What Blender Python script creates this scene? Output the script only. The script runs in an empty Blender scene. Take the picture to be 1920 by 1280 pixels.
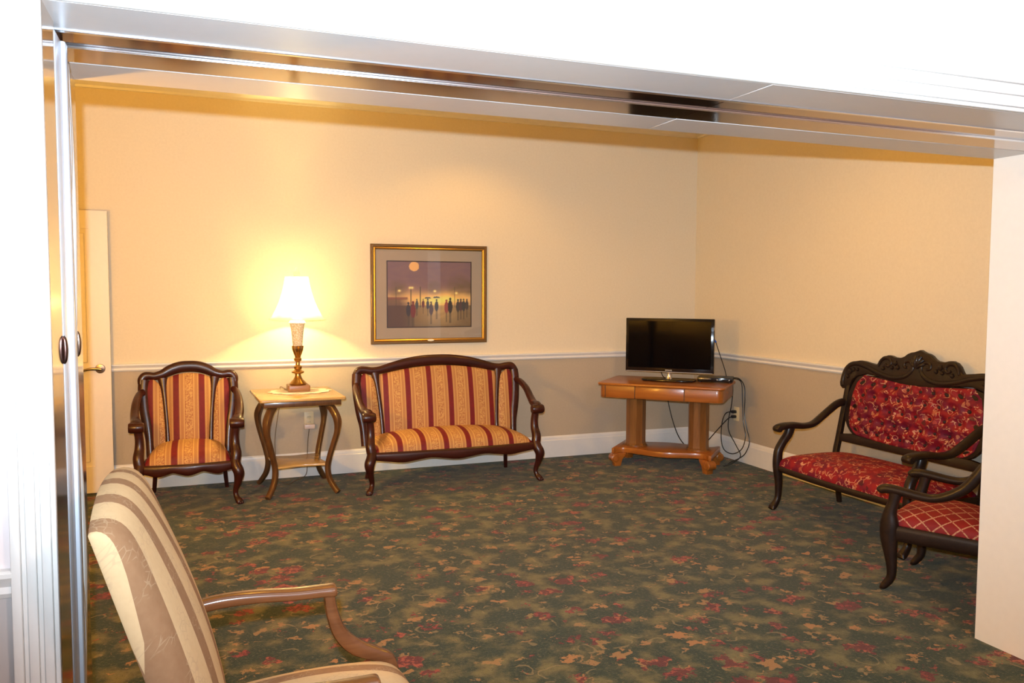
import bpy, bmesh, math, random
from mathutils import Vector, Matrix
random.seed(7)
S = bpy.context.scene
COL = S.collection

# ---------------------------------------------------------------- camera, light, exposure
cd = bpy.data.cameras.new('camera'); cam = bpy.data.objects.new('camera', cd); COL.objects.link(cam)
S.camera = cam
FPX = 1518.0
cd.sensor_width = 36.0; cd.lens = FPX / 1920 * 36.0; cd.clip_start = 0.02
YAW, PIT, ROL = math.radians(21.2), math.radians(3.56), math.radians(0.2)
Fw = Vector((math.sin(YAW)*math.cos(PIT), math.cos(YAW)*math.cos(PIT), -math.sin(PIT)))
R0 = Vector((math.cos(YAW), -math.sin(YAW), 0)); U0 = R0.cross(Fw)
Rv = R0*math.cos(ROL) + U0*math.sin(ROL); Uv = -R0*math.sin(ROL) + U0*math.cos(ROL)
cam.matrix_world = Matrix(((Rv.x, Uv.x, -Fw.x, 0), (Rv.y, Uv.y, -Fw.y, 0), (Rv.z, Uv.z, -Fw.z, 1.44), (0, 0, 0, 1)))

S.view_settings.view_transform = 'Standard'
S.view_settings.look = 'None'
S.view_settings.gamma = 1.0
S.view_settings.use_curve_mapping = False
S.view_settings.exposure = 0.0

W = bpy.data.worlds.new('world'); S.world = W; W.use_nodes = True
W.node_tree.nodes['Background'].inputs[0].default_value = (1, .9, .8, 1)
W.node_tree.nodes['Background'].inputs[1].default_value = 0.05

def light(name, kind, loc, energy, color, **kw):
    l = bpy.data.lights.new(name, kind); l.energy = energy; l.color = color
    o = bpy.data.objects.new(name, l); COL.objects.link(o); o.location = loc
    for k, v in kw.items(): setattr(l, k, v)
    return o
def aim(o, d):
    o.rotation_euler = Vector(d).to_track_quat('-Z', 'Y').to_euler()
# the camera's own pop-up flash, just above the lens
fl = light('camera_flash', 'SPOT', (-.03, 0.0, 1.54), 760, (.76, .93, 1.08), spot_size=math.radians(112), spot_blend=1.0, shadow_soft_size=.012)
aim(fl, (.42, .90, .24))
WARM = (1.0, .51, .075)
# recessed ceiling downlights of the lounge
c1 = light('downlight_near_settee', 'SPOT', (2.05, 5.60, 2.93), 34, WARM, spot_size=math.radians(128), spot_blend=.5, shadow_soft_size=.06)
c2 = light('downlight_right', 'SPOT', (3.0, 4.0, 2.93), 82, WARM, spot_size=math.radians(160), spot_blend=.8, shadow_soft_size=.08)
c3 = light('downlight_left', 'SPOT', (0.4, 3.7, 2.93), 42, WARM, spot_size=math.radians(160), spot_blend=.8, shadow_soft_size=.08)
# uplighter standing by the lounge's left wall, out of the frame
up = light('uplighter_bulb', 'POINT', (-1.02, 3.03, 1.30), 140, WARM, shadow_soft_size=.06)
# unseen warm light added in the hall behind the camera, to warm the casing
hl = light('hall_warm_fill', 'POINT', (1.6, -1.2, 2.55), 110, (1.0, .70, .58), shadow_soft_size=.12)

# ---------------------------------------------------------------- helpers
def tag(o, label=None, cat=None, group=None, kind=None):
    if label: o['label'] = label
    if cat: o['category'] = cat
    if group: o['group'] = group
    if kind: o['kind'] = kind
    return o
def thing(name, label, cat, loc=(0, 0, 0), rz=0, group=None):
    o = bpy.data.objects.new(name, None); COL.objects.link(o); o.empty_display_size = .1
    o.location = loc; o.rotation_euler = (0, 0, rz)
    return tag(o, label, cat, group)
def obj(name, bm, m, parent=None, sharp=40, label=None):
    bmesh.ops.remove_doubles(bm, verts=bm.verts, dist=1e-6)
    bmesh.ops.recalc_face_normals(bm, faces=bm.faces)
    me = bpy.data.meshes.new(name); bm.to_mesh(me); bm.free()
    for p in me.polygons: p.use_smooth = True
    me.set_sharp_from_angle(angle=math.radians(sharp))
    me.materials.append(m)
    o = bpy.data.objects.new(name, me); COL.objects.link(o)
    if parent: o.parent = parent
    if label: o['label'] = label
    return o
def struct(name, bm, m, parent=None, **k):
    o = obj(name, bm, m, parent, **k)
    if not parent: o['kind'] = 'structure'
    return o
B = bmesh.new
def box(bm, lo, hi, bev=0.0, seg=2):
    t = bmesh.new()
    bmesh.ops.create_cube(t, size=1)
    lo, hi = Vector(lo), Vector(hi)
    for v in t.verts:
        v.co = Vector(((lo[i]+hi[i])/2 + v.co[i]*(hi[i]-lo[i]) for i in range(3)))
    if bev: bmesh.ops.bevel(t, geom=t.edges[:], offset=bev, segments=seg, profile=.5, affect='EDGES')
    merge(bm, t)
def merge(bm, t, M=None):
    if M is not None: bmesh.ops.transform(t, matrix=M, verts=t.verts)
    me = bpy.data.meshes.new('tmp'); t.to_mesh(me); t.free(); bm.from_mesh(me); bpy.data.meshes.remove(me)
def cr(rows, k=6):
    """Catmull-Rom through rows of floats"""
    out = []; n = len(rows)
    for i in range(n-1):
        p0 = rows[max(i-1, 0)]; p1 = rows[i]; p2 = rows[i+1]; p3 = rows[min(i+2, n-1)]
        for j in range(k):
            t = j/k
            out.append([.5*((2*b)+(-a+c)*t+(2*a-5*b+4*c-d)*t*t+(-a+3*b-3*c+d)*t**3) for a, b, c, d in zip(p0, p1, p2, p3)])
    out.append(list(rows[-1])); return out
def sweep(bm, rows, side, n=12, k=6, p=2.4, closed=False, cap=True):
    """rows: (x,y,z,a,b): a = half size along side, b = half size along the other normal"""
    rows = cr(rows, k) if k > 1 else rows
    P = [Vector(r[:3]) for r in rows]; side = Vector(side).normalized(); rings = []
    for i, r in enumerate(rows):
        T = (P[min(i+1, len(P)-1)] - P[max(i-1, 0)])
        if T.length < 1e-9: T = Vector((0, 0, 1))
        T.normalize()
        N = T.cross(side)
        if N.length < 1e-6: N = Vector((0, 0, 1))
        N.normalize(); Sd = N.cross(T).normalized()
        a, b = r[3], r[4]; ring = []
        for j in range(n):
            t = 2*math.pi*(j+.5)/n; c, s = math.cos(t), math.sin(t)
            ring.append(bm.verts.new(P[i] + Sd*(a*math.copysign(abs(c)**(2/p), c)) + N*(b*math.copysign(abs(s)**(2/p), s))))
        rings.append(ring)
    for A, C in zip(rings, rings[1:]):
        for j in range(n): bm.faces.new((A[j], A[(j+1) % n], C[(j+1) % n], C[j]))
    if cap:
        bm.faces.new(rings[0]); bm.faces.new(rings[-1])
def tube(bm, pts, r, n=8, k=6):
    rows = [tuple(p)+(r, r) for p in pts]
    rows = cr(rows, k) if k > 1 else rows
    P = [Vector(q[:3]) for q in rows]; up = Vector((.31, .17, .93)).normalized(); rings = []
    for i in range(len(P)):
        T = (P[min(i+1, len(P)-1)]-P[max(i-1, 0)]).normalized()
        N = T.cross(up); up2 = N.cross(T)
        if N.length < 1e-4: N = T.orthogonal()
        N.normalize(); up = N.cross(T).normalized()
        rings.append([bm.verts.new(P[i]+r*(math.cos(2*math.pi*j/n)*N+math.sin(2*math.pi*j/n)*up)) for j in range(n)])
    for A, C in zip(rings, rings[1:]):
        for j in range(n): bm.faces.new((A[j], A[(j+1) % n], C[(j+1) % n], C[j]))
    bm.faces.new(rings[0]); bm.faces.new(rings[-1])
def lathe(bm, prof, c=(0, 0, 0), n=32, flute=0, fl=0.0, axis='z'):
    rings = []
    for r, z in prof:
        ring = []
        for j in range(n):
            t = 2*math.pi*j/n; rr = r*(1+fl*math.cos(flute*t)) if flute else r
            x, y = rr*math.cos(t), rr*math.sin(t)
            q = (x, y, z) if axis == 'z' else ((z, x, y) if axis == 'x' else (x, z, y))
            ring.append(bm.verts.new(Vector(c)+Vector(q)))
        rings.append(ring)
    for A, C in zip(rings, rings[1:]):
        for j in range(n): bm.faces.new((A[j], A[(j+1) % n], C[(j+1) % n], C[j]))
    if prof[0][0] > 1e-5: bm.faces.new(rings[0])
    if prof[-1][0] > 1e-5: bm.faces.new(rings[-1])
def prism(bm, out, f, d, bev=.006):
    """closed outline of 2d points, f(u, v, w) -> 3d, extruded from w=-d/2 to d/2 with eased edges"""
    n = len(out); A = sum(out[i][0]*out[(i+1) % n][1]-out[(i+1) % n][0]*out[i][1] for i in range(n))
    if A < 0: out = out[::-1]
    nr = []
    for i in range(n):
        a = Vector(out[i-1]); b = Vector(out[i]); c = Vector(out[(i+1) % n])
        e1 = (b-a).normalized() if (b-a).length > 1e-9 else Vector((1, 0)); e2 = (c-b).normalized() if (c-b).length > 1e-9 else e1
        m = Vector((-(e1.y+e2.y), e1.x+e2.x)); m = m.normalized() if m.length > 1e-6 else Vector((-e1.y, e1.x)); nr.append(m)
    rings = []
    for w, ins in ((-d/2, bev), (-d/2+bev*.3, bev*.3), (-d/2+bev, 0), (d/2-bev, 0), (d/2-bev*.3, bev*.3), (d/2, bev)):
        rings.append([bm.verts.new(f(out[i][0]+nr[i].x*ins, out[i][1]+nr[i].y*ins, w)) for i in range(n)])
    for P, Q in zip(rings, rings[1:]):
        for j in range(n): bm.faces.new((P[j], P[(j+1) % n], Q[(j+1) % n], Q[j]))
    bm.faces.new(rings[0]); bm.faces.new(rings[-1])
def E(t, p=5): return max(0.0, 1-abs(t)**p)**.5
def pillow(bm, P, N, thick, crown, nu=28, nv=28, extra=None, back=.012, p=5):
    """upholstery pad over the surface P(u,v), u,v in -1..1"""
    N = Vector(N).normalized()
    g = lambda i, n: math.copysign(1-(1-abs(2*i/n-1))**1.7, 2*i/n-1)
    F = []; K = []
    for i in range(nu+1):
        fr = []; kr = []
        for j in range(nv+1):
            u, v = g(i, nu), g(j, nv); q = Vector(P(u, v)); e = E(u, p)*E(v, p)
            h = thick*e + crown*(1-u*u)*(1-v*v) + (extra(u, v)*e if extra else 0)
            fr.append(bm.verts.new(q+N*h))
            kr.append(fr[-1] if i in (0, nu) or j in (0, nv) else bm.verts.new(q-N*back))
        F.append(fr); K.append(kr)
    for i in range(nu):
        for j in range(nv):
            bm.faces.new((F[i][j], F[i+1][j], F[i+1][j+1], F[i][j+1]))
            q = (K[i][j], K[i][j+1], K[i+1][j+1], K[i+1][j])
            if len(set(q)) == 4 and not (set(q) == set((F[i][j], F[i+1][j], F[i+1][j+1], F[i][j+1]))): bm.faces.new(q)
def lerp(tab, t):
    """piecewise linear table [(t, v)...]"""
    if t <= tab[0][0]: return tab[0][1]
    for (a, va), (b, vb) in zip(tab, tab[1:]):
        if t <= b: return va+(vb-va)*(t-a)/(b-a)
    return tab[-1][1]
def profile_run(bm, prof, a, b, nrm):
    """extrude profile [(out, z)] along a->b; nrm = direction into the room"""
    a, b, nrm = Vector(a), Vector(b), Vector(nrm)
    r1 = [bm.verts.new(a+nrm*o+Vector((0, 0, z))) for o, z in prof]; r2 = [bm.verts.new(b+nrm*o+Vector((0, 0, z))) for o, z in prof]
    n = len(prof)
    for j in range(n): bm.faces.new((r1[j], r1[(j+1) % n], r2[(j+1) % n], r2[j]))
    bm.faces.new(r1); bm.faces.new(r2)

# ---------------------------------------------------------------- materials
class NT:
    def __init__(s, name):
        s.m = bpy.data.materials.new(name); s.m.use_nodes = True; s.t = s.m.node_tree
        s.b = s.t.nodes['Principled BSDF']; s.x = None
    def n(s, ty, **k):
        q = s.t.nodes.new(ty)
        for a, v in k.items(): setattr(q, a, v)
        return q
    def link(s, a, b): s.t.links.new(a, b)
    def val(s, sock, v):
        if hasattr(v, 'is_linked') or isinstance(v, bpy.types.NodeSocket): s.link(v, sock)
        else: sock.default_value = v
    def math(s, op, a, b=0.0, c=0.0):
        q = s.n('ShaderNodeMath', operation=op); s.val(q.inputs[0], a); s.val(q.inputs[1], b); s.val(q.inputs[2], c); return q.outputs[0]
    def mix(s, f, a, b, blend='MIX'):
        q = s.n('ShaderNodeMix', data_type='RGBA', blend_type=blend)
        s.val(q.inputs[0], f)
        for i, v in ((6, a), (7, b)):
            if isinstance(v, tuple) and len(v) == 3: v = v+(1,)
            s.val(q.inputs[i], v)
        return q.outputs[2]
    def ramp(s, f, pts, interp='LINEAR'):
        q = s.n('ShaderNodeValToRGB'); s.link(f, q.inputs[0]); q.color_ramp.interpolation = interp
        e = q.color_ramp.elements
        while len(e) < len(pts): e.new(.5)
        for i, (p, c) in enumerate(pts):
            e[i].position = p; e[i].color = c if len(c) == 4 else c+(1,)
        return q.outputs[0]
    def step(s, v, lo, hi):
        q = s.n('ShaderNodeMapRange', interpolation_type='SMOOTHSTEP'); s.link(v, q.inputs[0])
        q.inputs[1].default_value = lo; q.inputs[2].default_value = hi; return q.outputs[0]
    def co(s):
        if not s.x: s.x = s.n('ShaderNodeTexCoord').outputs['Object']
        return s.x
    def sep(s, v=None):
        q = s.n('ShaderNodeSeparateXYZ'); s.link(v or s.co(), q.inputs[0]); return q.outputs
    def scale(s, vec, v=None, rot=(0, 0, 0)):
        q = s.n('ShaderNodeMapping'); s.link(v or s.co(), q.inputs[0]); q.inputs['Scale'].default_value = vec; q.inputs['Rotation'].default_value = rot; return q.outputs[0]
    def noise(s, sc, det=3, v=None, dist=0.0, out=0, rough=.5):
        q = s.n('ShaderNodeTexNoise'); s.link(v or s.co(), q.inputs['Vector']); q.inputs['Scale'].default_value = sc
        q.inputs['Detail'].default_value = det; q.inputs['Distortion'].default_value = dist; q.inputs['Roughness'].default_value = rough; return q.outputs[out]
    def voro(s, sc, v=None, feature='F1', rnd=1.0):
        q = s.n('ShaderNodeTexVoronoi', feature=feature); s.link(v or s.co(), q.inputs['Vector']); q.inputs['Scale'].default_value = sc
        q.inputs['Randomness'].default_value = rnd; return q.outputs
    def bump(s, h, strength, dist=.01):
        q = s.n('ShaderNodeBump'); s.link(h, q.inputs['Height']); q.inputs['Strength'].default_value = strength; q.inputs['Distance'].default_value = dist
        s.link(q.outputs[0], s.b.inputs['Normal'])
    def base(s, c, rough=.5, metal=0.0, coat=0.0, sheen=0.0, spec=None):
        if isinstance(c, tuple): s.b.inputs['Base Color'].default_value = c if len(c) == 4 else c+(1,)
        else: s.link(c, s.b.inputs['Base Color'])
        s.val(s.b.inputs['Roughness'], rough); s.b.inputs['Metallic'].default_value = metal
        s.b.inputs['Coat Weight'].default_value = coat; s.b.inputs['Coat Roughness'].default_value = .12
        s.b.inputs['Sheen Weight'].default_value = sheen; s.b.inputs['Sheen Roughness'].default_value = .35
        if spec is not None: s.b.inputs['Specular IOR Level'].default_value = spec
        return s.m
def plain(name, c, rough=.5, **k):
    t = NT(name); nz = t.noise(30, 3)
    return t.base(t.mix(.12, c, t.mix(nz, tuple(v*.7 for v in c), tuple(min(1, v*1.25) for v in c))), rough, **k)
def wood(name, dark, lite, rough=.25, coat=.4, axis=0, sc=14, vary=.5, spec=.5):
    t = NT(name); s = [26, 26, 26]; s[axis] = 2.2
    v = t.scale(tuple(s)); nz = t.noise(sc/14, 5, v, dist=.8); fine = t.noise(6, 3, v)
    f = t.math('ADD', t.math('MULTIPLY', nz, .75), t.math('MULTIPLY', fine, .25))
    c = t.ramp(f, [(.5-vary*.4, dark), (.5+vary*.4, lite)])
    return t.base(c, rough, coat=coat, spec=spec)

MAT = {}
MAT['white'] = plain('white_paint', (.78, .76, .73), .35)
MAT['jamb'] = plain('jamb_paint', (.74, .71, .66), .4)
MAT['header'] = plain('header_paint', (.52, .49, .48), .28)
MAT['hall'] = plain('hall_paint', (.82, .73, .72), .6)
MAT['ceiling'] = plain('ceiling_paint', (.72, .69, .62), .8)
MAT['plate'] = plain('polished_steel', (.62, .55, .50), .10, metal=1.0)
MAT['panel'] = plain('dark_polished_panel', (.34, .27, .24), .10, metal=1.0)
MAT['alu'] = plain('brushed_aluminium', (.80, .82, .87), .22, metal=1.0)
MAT['post'] = plain('satin_post', (.70, .74, .82), .35, metal=.25)
MAT['vinyl'] = plain('pale_vinyl', (.78, .82, .88), .4)
MAT['bronze'] = plain('dark_bronze', (.14, .08, .07), .25, metal=1.0)
MAT['nickel'] = plain('nickel', (.26, .19, .15), .2, metal=1.0)
MAT['door'] = plain('door_paint', (.80, .72, .62), .4)
def wallmat():
    t = NT('two_tone_wall'); z = t.sep()[2]
    up = t.mix(t.noise(60, 4), (.71, .62, .46), (.79, .70, .53)); lo = t.mix(t.noise(60, 4), (.43, .36, .27), (.48, .405, .31))
    m = t.base(t.mix(t.math('GREATER_THAN', z, .88), lo, up), .6, spec=.3)
    t.bump(t.noise(180, 3), .08, .004); return m
MAT['wall'] = wallmat()
def carpet():
    t = NT('floral_carpet'); P = t.co()
    def warp(sc, amt, det=2):
        q = t.n('ShaderNodeVectorMath', operation='SUBTRACT'); t.link(t.noise(sc, det, out=1), q.inputs[0]); q.inputs[1].default_value = (.5, .5, .5)
        w = t.n('ShaderNodeVectorMath', operation='MULTIPLY_ADD'); t.link(q.outputs[0], w.inputs[0]); w.inputs[1].default_value = (amt, amt, 0); t.link(P, w.inputs[2]); return w.outputs[0]
    V = warp(9, .10); V2 = warp(24, .17, 6); V3 = warp(40, .10, 4)
    blotch = t.step(t.noise(7.5, 3, rough=.5), .44, .70)
    base = t.mix(blotch, (.025, .044, .024), (.165, .148, .058))
    speck = t.noise(70, 4, rough=.75)
    base = t.mix(t.math('MULTIPLY', t.step(speck, .50, .72), .6), base, (.20, .165, .08))
    base = t.mix(t.math('MULTIPLY', t.step(speck, .48, .28), .65), base, (.018, .027, .021))
    # thin curling stems
    vr = t.voro(6.5, V); ring = t.math('ABSOLUTE', t.math('SUBTRACT', vr['Distance'], .34))
    rm = t.math('MULTIPLY', t.step(ring, .030, .012), t.step(t.noise(10, 2), .50, .56))
    base = t.mix(t.math('MULTIPLY', rm, .55), base, (.30, .22, .10))
    # tan and gold leaves in two sizes
    for sc, rot, c1, c2, th in ((9.5, .5, (.42, .20, .07), (.30, .19, .075), .66), (15, -.6, (.36, .19, .075), (.26, .18, .07), .58)):
        lv = t.voro(sc, t.scale((1, 1.5, 1), V2 if sc < 10 else V3, (0, 0, rot))); lc = t.sep(lv['Color'])
        lm = t.step(t.math('SUBTRACT', lv['Distance'], t.math('MULTIPLY', t.math('SUBTRACT', lc[0], .40), th)), .02, -.03)
        base = t.mix(t.math('MULTIPLY', lm, .85), base, t.mix(lc[1], c1, c2))
    # coral and wine coloured blossoms
    for sc, th in ((5.6, .50), (8.5, .46)):
        fv = t.voro(sc, t.scale((1, 1.35, 1), V2, (0, 0, .3*sc))); fc = t.sep(fv['Color'])
        fm = t.step(t.math('SUBTRACT', t.math('ADD', fv['Distance'], t.math('MULTIPLY', t.noise(38, 3), .34)), t.math('MULTIPLY_ADD', t.math('SUBTRACT', fc[0], .30), th*1.25, .12)), .03, -.02)
        fcol = t.mix(fc[1], (.27, .035, .036), (.44, .12, .06)); fcol = t.mix(t.step(t.voro(34, V3)['Distance'], .30, .6), fcol, (.12, .022, .022))
        base = t.mix(t.math('MULTIPLY', fm, .9), base, fcol)
    fine = t.noise(260, 2)
    base = t.mix(t.math('MULTIPLY', fine, .35), base, (.0, .0, .0))
    m = t.base(base, .95, spec=.1, sheen=.15); t.bump(fine, .5, .006); return m
MAT['carpet'] = carpet()
def stripe_fabric():
    t = NT('striped_damask'); x, y, z = t.sep()
    d = t.math('ABSOLUTE', t.math('SUBTRACT', t.math('FRACT', t.math('ADD', t.math('DIVIDE', x, .170), .5)), .5))  # 0 floral centre .. .5 red
    d = t.math('MULTIPLY', d, .170)
    gold = t.mix(t.noise(120, 2), (.46, .25, .075), (.58, .34, .12)); rust = (.25, .055, .025)
    yz = t.math('ADD', y, z)
    cv = t.n('ShaderNodeCombineXYZ'); t.link(x, cv.inputs[0]); t.link(yz, cv.inputs[1])
    fl = t.voro(95, cv.outputs[0]); flm = t.step(t.math('ABSOLUTE', t.math('SUBTRACT', fl['Distance'], .42)), .16, .06)
    flor = t.mix(t.math('MULTIPLY', flm, .8), gold, rust)
    wv = t.math('SINE', t.math('MULTIPLY', t.math('ADD', yz, t.math('MULTIPLY', d, 1.1)), 520.0))
    hat = t.mix(t.math('MULTIPLY', t.step(wv, .0, .6), .75), t.mix(.25, gold, rust), rust)
    red = t.mix(t.noise(40, 2), (.11, .004, .007), (.18, .009, .011))
    c = t.mix(t.math('GREATER_THAN', d, .024), flor, rust)
    c = t.mix(t.math('GREATER_THAN', d, .0265), c, gold)
    c = t.mix(t.math('GREATER_THAN', d, .037), c, hat)
    c = t.mix(t.math('GREATER_THAN', d, .056), c, gold)
    c = t.mix(t.math('GREATER_THAN', d, .061), c, t.mix(.5, gold, rust))
    c = t.mix(t.math('GREATER_THAN', d, .066), c, red)
    m = t.base(c, .6, sheen=.0, spec=.3); t.bump(t.noise(400, 2), .15, .002); return m
MAT['stripe'] = stripe_fabric()
def leaf_velvet():
    t = NT('leaf_velvet'); P = t.co(); warp = t.noise(26, 2, out=1); w = t.n('ShaderNodeVectorMath', operation='MULTIPLY_ADD')
    t.link(warp, w.inputs[0]); w.inputs[1].default_value = (.05, .05, .05); t.link(P, w.inputs[2]); V = w.outputs[0]
    red = t.mix(t.step(t.noise(14, 2), .4, .62), (.24, .008, .014), (.13, .005, .022))
    a = t.voro(30, V); ac = t.sep(a['Color']); am = t.math('LESS_THAN', a['Distance'], t.math('MULTIPLY', ac[0], .45))
    c = t.mix(t.math('MULTIPLY', am, .65), red, t.mix(ac[1], (.52, .22, .10), (.40, .06, .05)))
    r = t.math('ABSOLUTE', t.math('SUBTRACT', t.voro(22, V)['Distance'], .45)); rm = t.math('MULTIPLY', t.math('LESS_THAN', r, .045), t.step(t.noise(20, 1), .45, .55))
    c = t.mix(t.math('MULTIPLY', rm, .8), c, (.60, .32, .18))
    d = t.voro(16, V); dm = t.math('LESS_THAN', d['Distance'], t.math('MULTIPLY', t.sep(d['Color'])[2], .26))
    c = t.mix(t.math('MULTIPLY', dm, .8), c, (.05, .008, .012))
    return t.base(c, .6, sheen=.0, spec=.25)
MAT['velvet'] = leaf_velvet()
MAT['button'] = plain('dent_shade_button', (.022, .004, .007), .6)  # near-black: shade of the tuft dents put into the button colour
def lattice():
    t = NT('lattice_fabric'); x, y, z = t.sep()
    a = t.math('DIVIDE', t.math('ADD', x, y), .082); b = t.math('DIVIDE', t.math('SUBTRACT', t.math('ADD', y, t.math('MULTIPLY', z, .9)), t.math('MULTIPLY', x, 1.0)), .082)
    a = t.math('ADD', a, t.math('MULTIPLY', z, -9.0))
    f = lambda q: t.math('LESS_THAN', t.math('ABSOLUTE', t.math('SUBTRACT', t.math('FRACT', q), .5)), .055)
    ln = t.math('MAXIMUM', f(a), f(b)); ln = t.math('MULTIPLY', ln, t.step(t.noise(160, 2), .3, .5))
    red = t.mix(t.noise(12, 2), (.25, .010, .009), (.17, .008, .011))
    return t.base(t.mix(t.math('MULTIPLY', ln, .8), red, (.55, .30, .16)), .6, sheen=.0, spec=.25)
MAT['lattice'] = lattice()
def cream_stripe():
    t = NT('cream_taupe_stripe'); x, y, z = t.sep()
    u = t.math('FRACT', t.math('DIVIDE', t.math('ADD', x, .268), .128))
    cream = t.mix(t.noise(90, 3), (.52, .36, .195), (.59, .42, .235)); taupe = t.mix(t.noise(60, 3), (.25, .135, .068), (.31, .178, .095))
    v = t.n('ShaderNodeCombineXYZ'); t.link(x, v.inputs[0]); t.link(t.math('ADD', y, z), v.inputs[1])
    cu = t.voro(62, v.outputs[0], feature='DISTANCE_TO_EDGE')['Distance']; vine = t.math('MULTIPLY', t.math('LESS_THAN', cu, .06), t.step(t.noise(17, 3), .50, .58))
    cream = t.mix(t.math('MULTIPLY', vine, .35), cream, (.40, .28, .17)); taupe = t.mix(t.math('MULTIPLY', vine, .5), taupe, (.42, .30, .18))
    edge = t.math('MULTIPLY', t.math('LESS_THAN', u, .38), t.math('GREATER_THAN', x, -.268))
    return t.base(t.mix(edge, cream, taupe), .85, sheen=.0, spec=.12)
MAT['cream'] = cream_stripe()
MAT['mahogany'] = wood('mahogany', (.016, .003, .002), (.060, .011, .006), .34, .12, vary=.6, spec=.35)
MAT['walnut'] = wood('dark_walnut', (.009, .004, .003), (.022, .010, .006), .40, .08, vary=.6, spec=.3)
MAT['oak_dark'] = wood('aged_oak', (.065, .026, .009), (.15, .065, .022), .3, .4, axis=2)
MAT['oak_top'] = wood('oak_tabletop', (.44, .26, .085), (.62, .40, .15), .25, .5)
MAT['oak'] = wood('golden_oak', (.24, .068, .009), (.38, .125, .020), .30, .3)
MAT['oak_col'] = wood('golden_oak_upright', (.12, .045, .010), (.25, .10, .024), .32, .25, axis=2)
MAT['armwood'] = wood('cherry_arm', (.09, .030, .010), (.17, .062, .022), .25, .4, axis=1)
MAT['brass'] = plain('aged_brass', (.42, .24, .08), .28, metal=1.0)
MAT['lampwood'] = plain('lamp_plinth', (.30, .14, .05), .35)
MAT['black'] = plain('black_gloss', (.006, .006, .007), .10)
MAT['screen'] = plain('dark_screen', (.002, .002, .003), .05, spec=.16)
MAT['blackm'] = plain('black_plastic', (.012, .012, .013), .35)
MAT['chrome'] = plain('chrome', (.75, .76, .8), .08, metal=1.0)
MAT['silver'] = plain('silver_print', (.6, .6, .62), .4)
MAT['blue'] = plain('blue_plug', (.02, .10, .45), .35)
MAT['ivory'] = plain('ivory_plastic', (.72, .58, .34), .4)
MAT['doily'] = plain('lace', (.85, .78, .66), .85)
MAT['bronzeframe'] = plain('bronze_frame', (.20, .115, .045), .38, metal=.6)
MAT['gilt'] = plain('gilt', (.62, .36, .10), .3, metal=.8)
MAT['mat'] = plain('linen_mat', (.47, .36, .25), .9)
MAT['fillet'] = plain('dark_fillet', (.05, .025, .02), .5)
def glass(name, tint=(1, 1, 1), ior=1.45, add=.0):
    t = NT(name); nt = t.t; nt.nodes.remove(t.b)
    tr = t.n('ShaderNodeBsdfTransparent'); tr.inputs[0].default_value = tint+(1,)
    gl = t.n('ShaderNodeBsdfGlossy'); gl.inputs['Roughness'].default_value = .02
    fr = t.n('ShaderNodeFresnel'); fr.inputs[0].default_value = ior
    f = t.math('ADD', fr.outputs[0], add)
    mx = t.n('ShaderNodeMixShader'); t.link(f, mx.inputs[0]); t.link(tr.outputs[0], mx.inputs[1]); t.link(gl.outputs[0], mx.inputs[2])
    t.link(mx.outputs[0], nt.nodes['Material Output'].inputs[0]); return t.m
MAT['pane'] = glass('picture_glass')
def shade():
    t = NT('lamp_shade_cloth'); nt = t.t; nt.nodes.remove(t.b)
    d = t.n('ShaderNodeBsdfDiffuse'); d.inputs[0].default_value = (.85, .80, .70, 1)
    tl = t.n('ShaderNodeBsdfTranslucent'); tl.inputs[0].default_value = (.97, .93, .82, 1)
    mx = t.n('ShaderNodeMixShader'); mx.inputs[0].default_value = .86; t.link(d.outputs[0], mx.inputs[1]); t.link(tl.outputs[0], mx.inputs[2])
    tr = t.n('ShaderNodeBsdfTransparent'); m2 = t.n('ShaderNodeMixShader'); m2.inputs[0].default_value = .5; t.link(mx.outputs[0], m2.inputs[1]); t.link(tr.outputs[0], m2.inputs[2]); mx = m2
    t.link(mx.outputs[0], nt.nodes['Material Output'].inputs[0]); return t.m
MAT['shade'] = shade()
def crystal():
    t = NT('crystal_vase'); c = t.voro(60, feature='DISTANCE_TO_EDGE')['Distance']
    col = t.mix(t.step(c, .0, .2), (.74, .60, .36), (.97, .92, .76))
    m = t.base(col, .12, spec=.8); t.b.inputs['Transmission Weight'].default_value = .25; t.bump(c, .6, .004); return m
MAT['crystal'] = crystal()

# ---------------------------------------------------------------- the setting
XL, XR, YB, YF, YN, ZC = -1.45, 4.291, 6.384, 2.376, 1.75, 2.95
ZH = 1.977                     # underside of the wide opening
OL, OR = -.26, 3.0             # its jambs
bm = B(); box(bm, (-2.6, -2.6, -.06), (4.6, 6.6, 0)); struct('floor', bm, MAT['carpet'])
bm = B(); box(bm, (-2.6, YF, ZC), (4.6, 6.6, ZC+.06)); struct('ceiling', bm, MAT['ceiling'])
bm = B(); box(bm, (-2.6, -2.6, 2.75), (4.6, YN, 2.81)); struct('ceiling_hall', bm, MAT['ceiling'])
bm = B(); box(bm, (XL-.1, YB, 0), (XR+.1, YB+.1, ZC)); struct('wall_back', bm, MAT['wall'])
bm = B(); box(bm, (XR, YF, 0), (XR+.1, YB, ZC)); struct('wall_right', bm, MAT['wall'])
bm = B(); box(bm, (XL-.1, YF, 0), (XL, YB, ZC)); struct('wall_left', bm, MAT['wall'])
bm = B(); box(bm, (-2.5, YN, 0), (-.30, YF, ZC)); box(bm, (OR, YN, 0), (4.5, YF, ZC)); box(bm, (-.30, YN, ZH+.004), (OR, YF, ZC))
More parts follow.
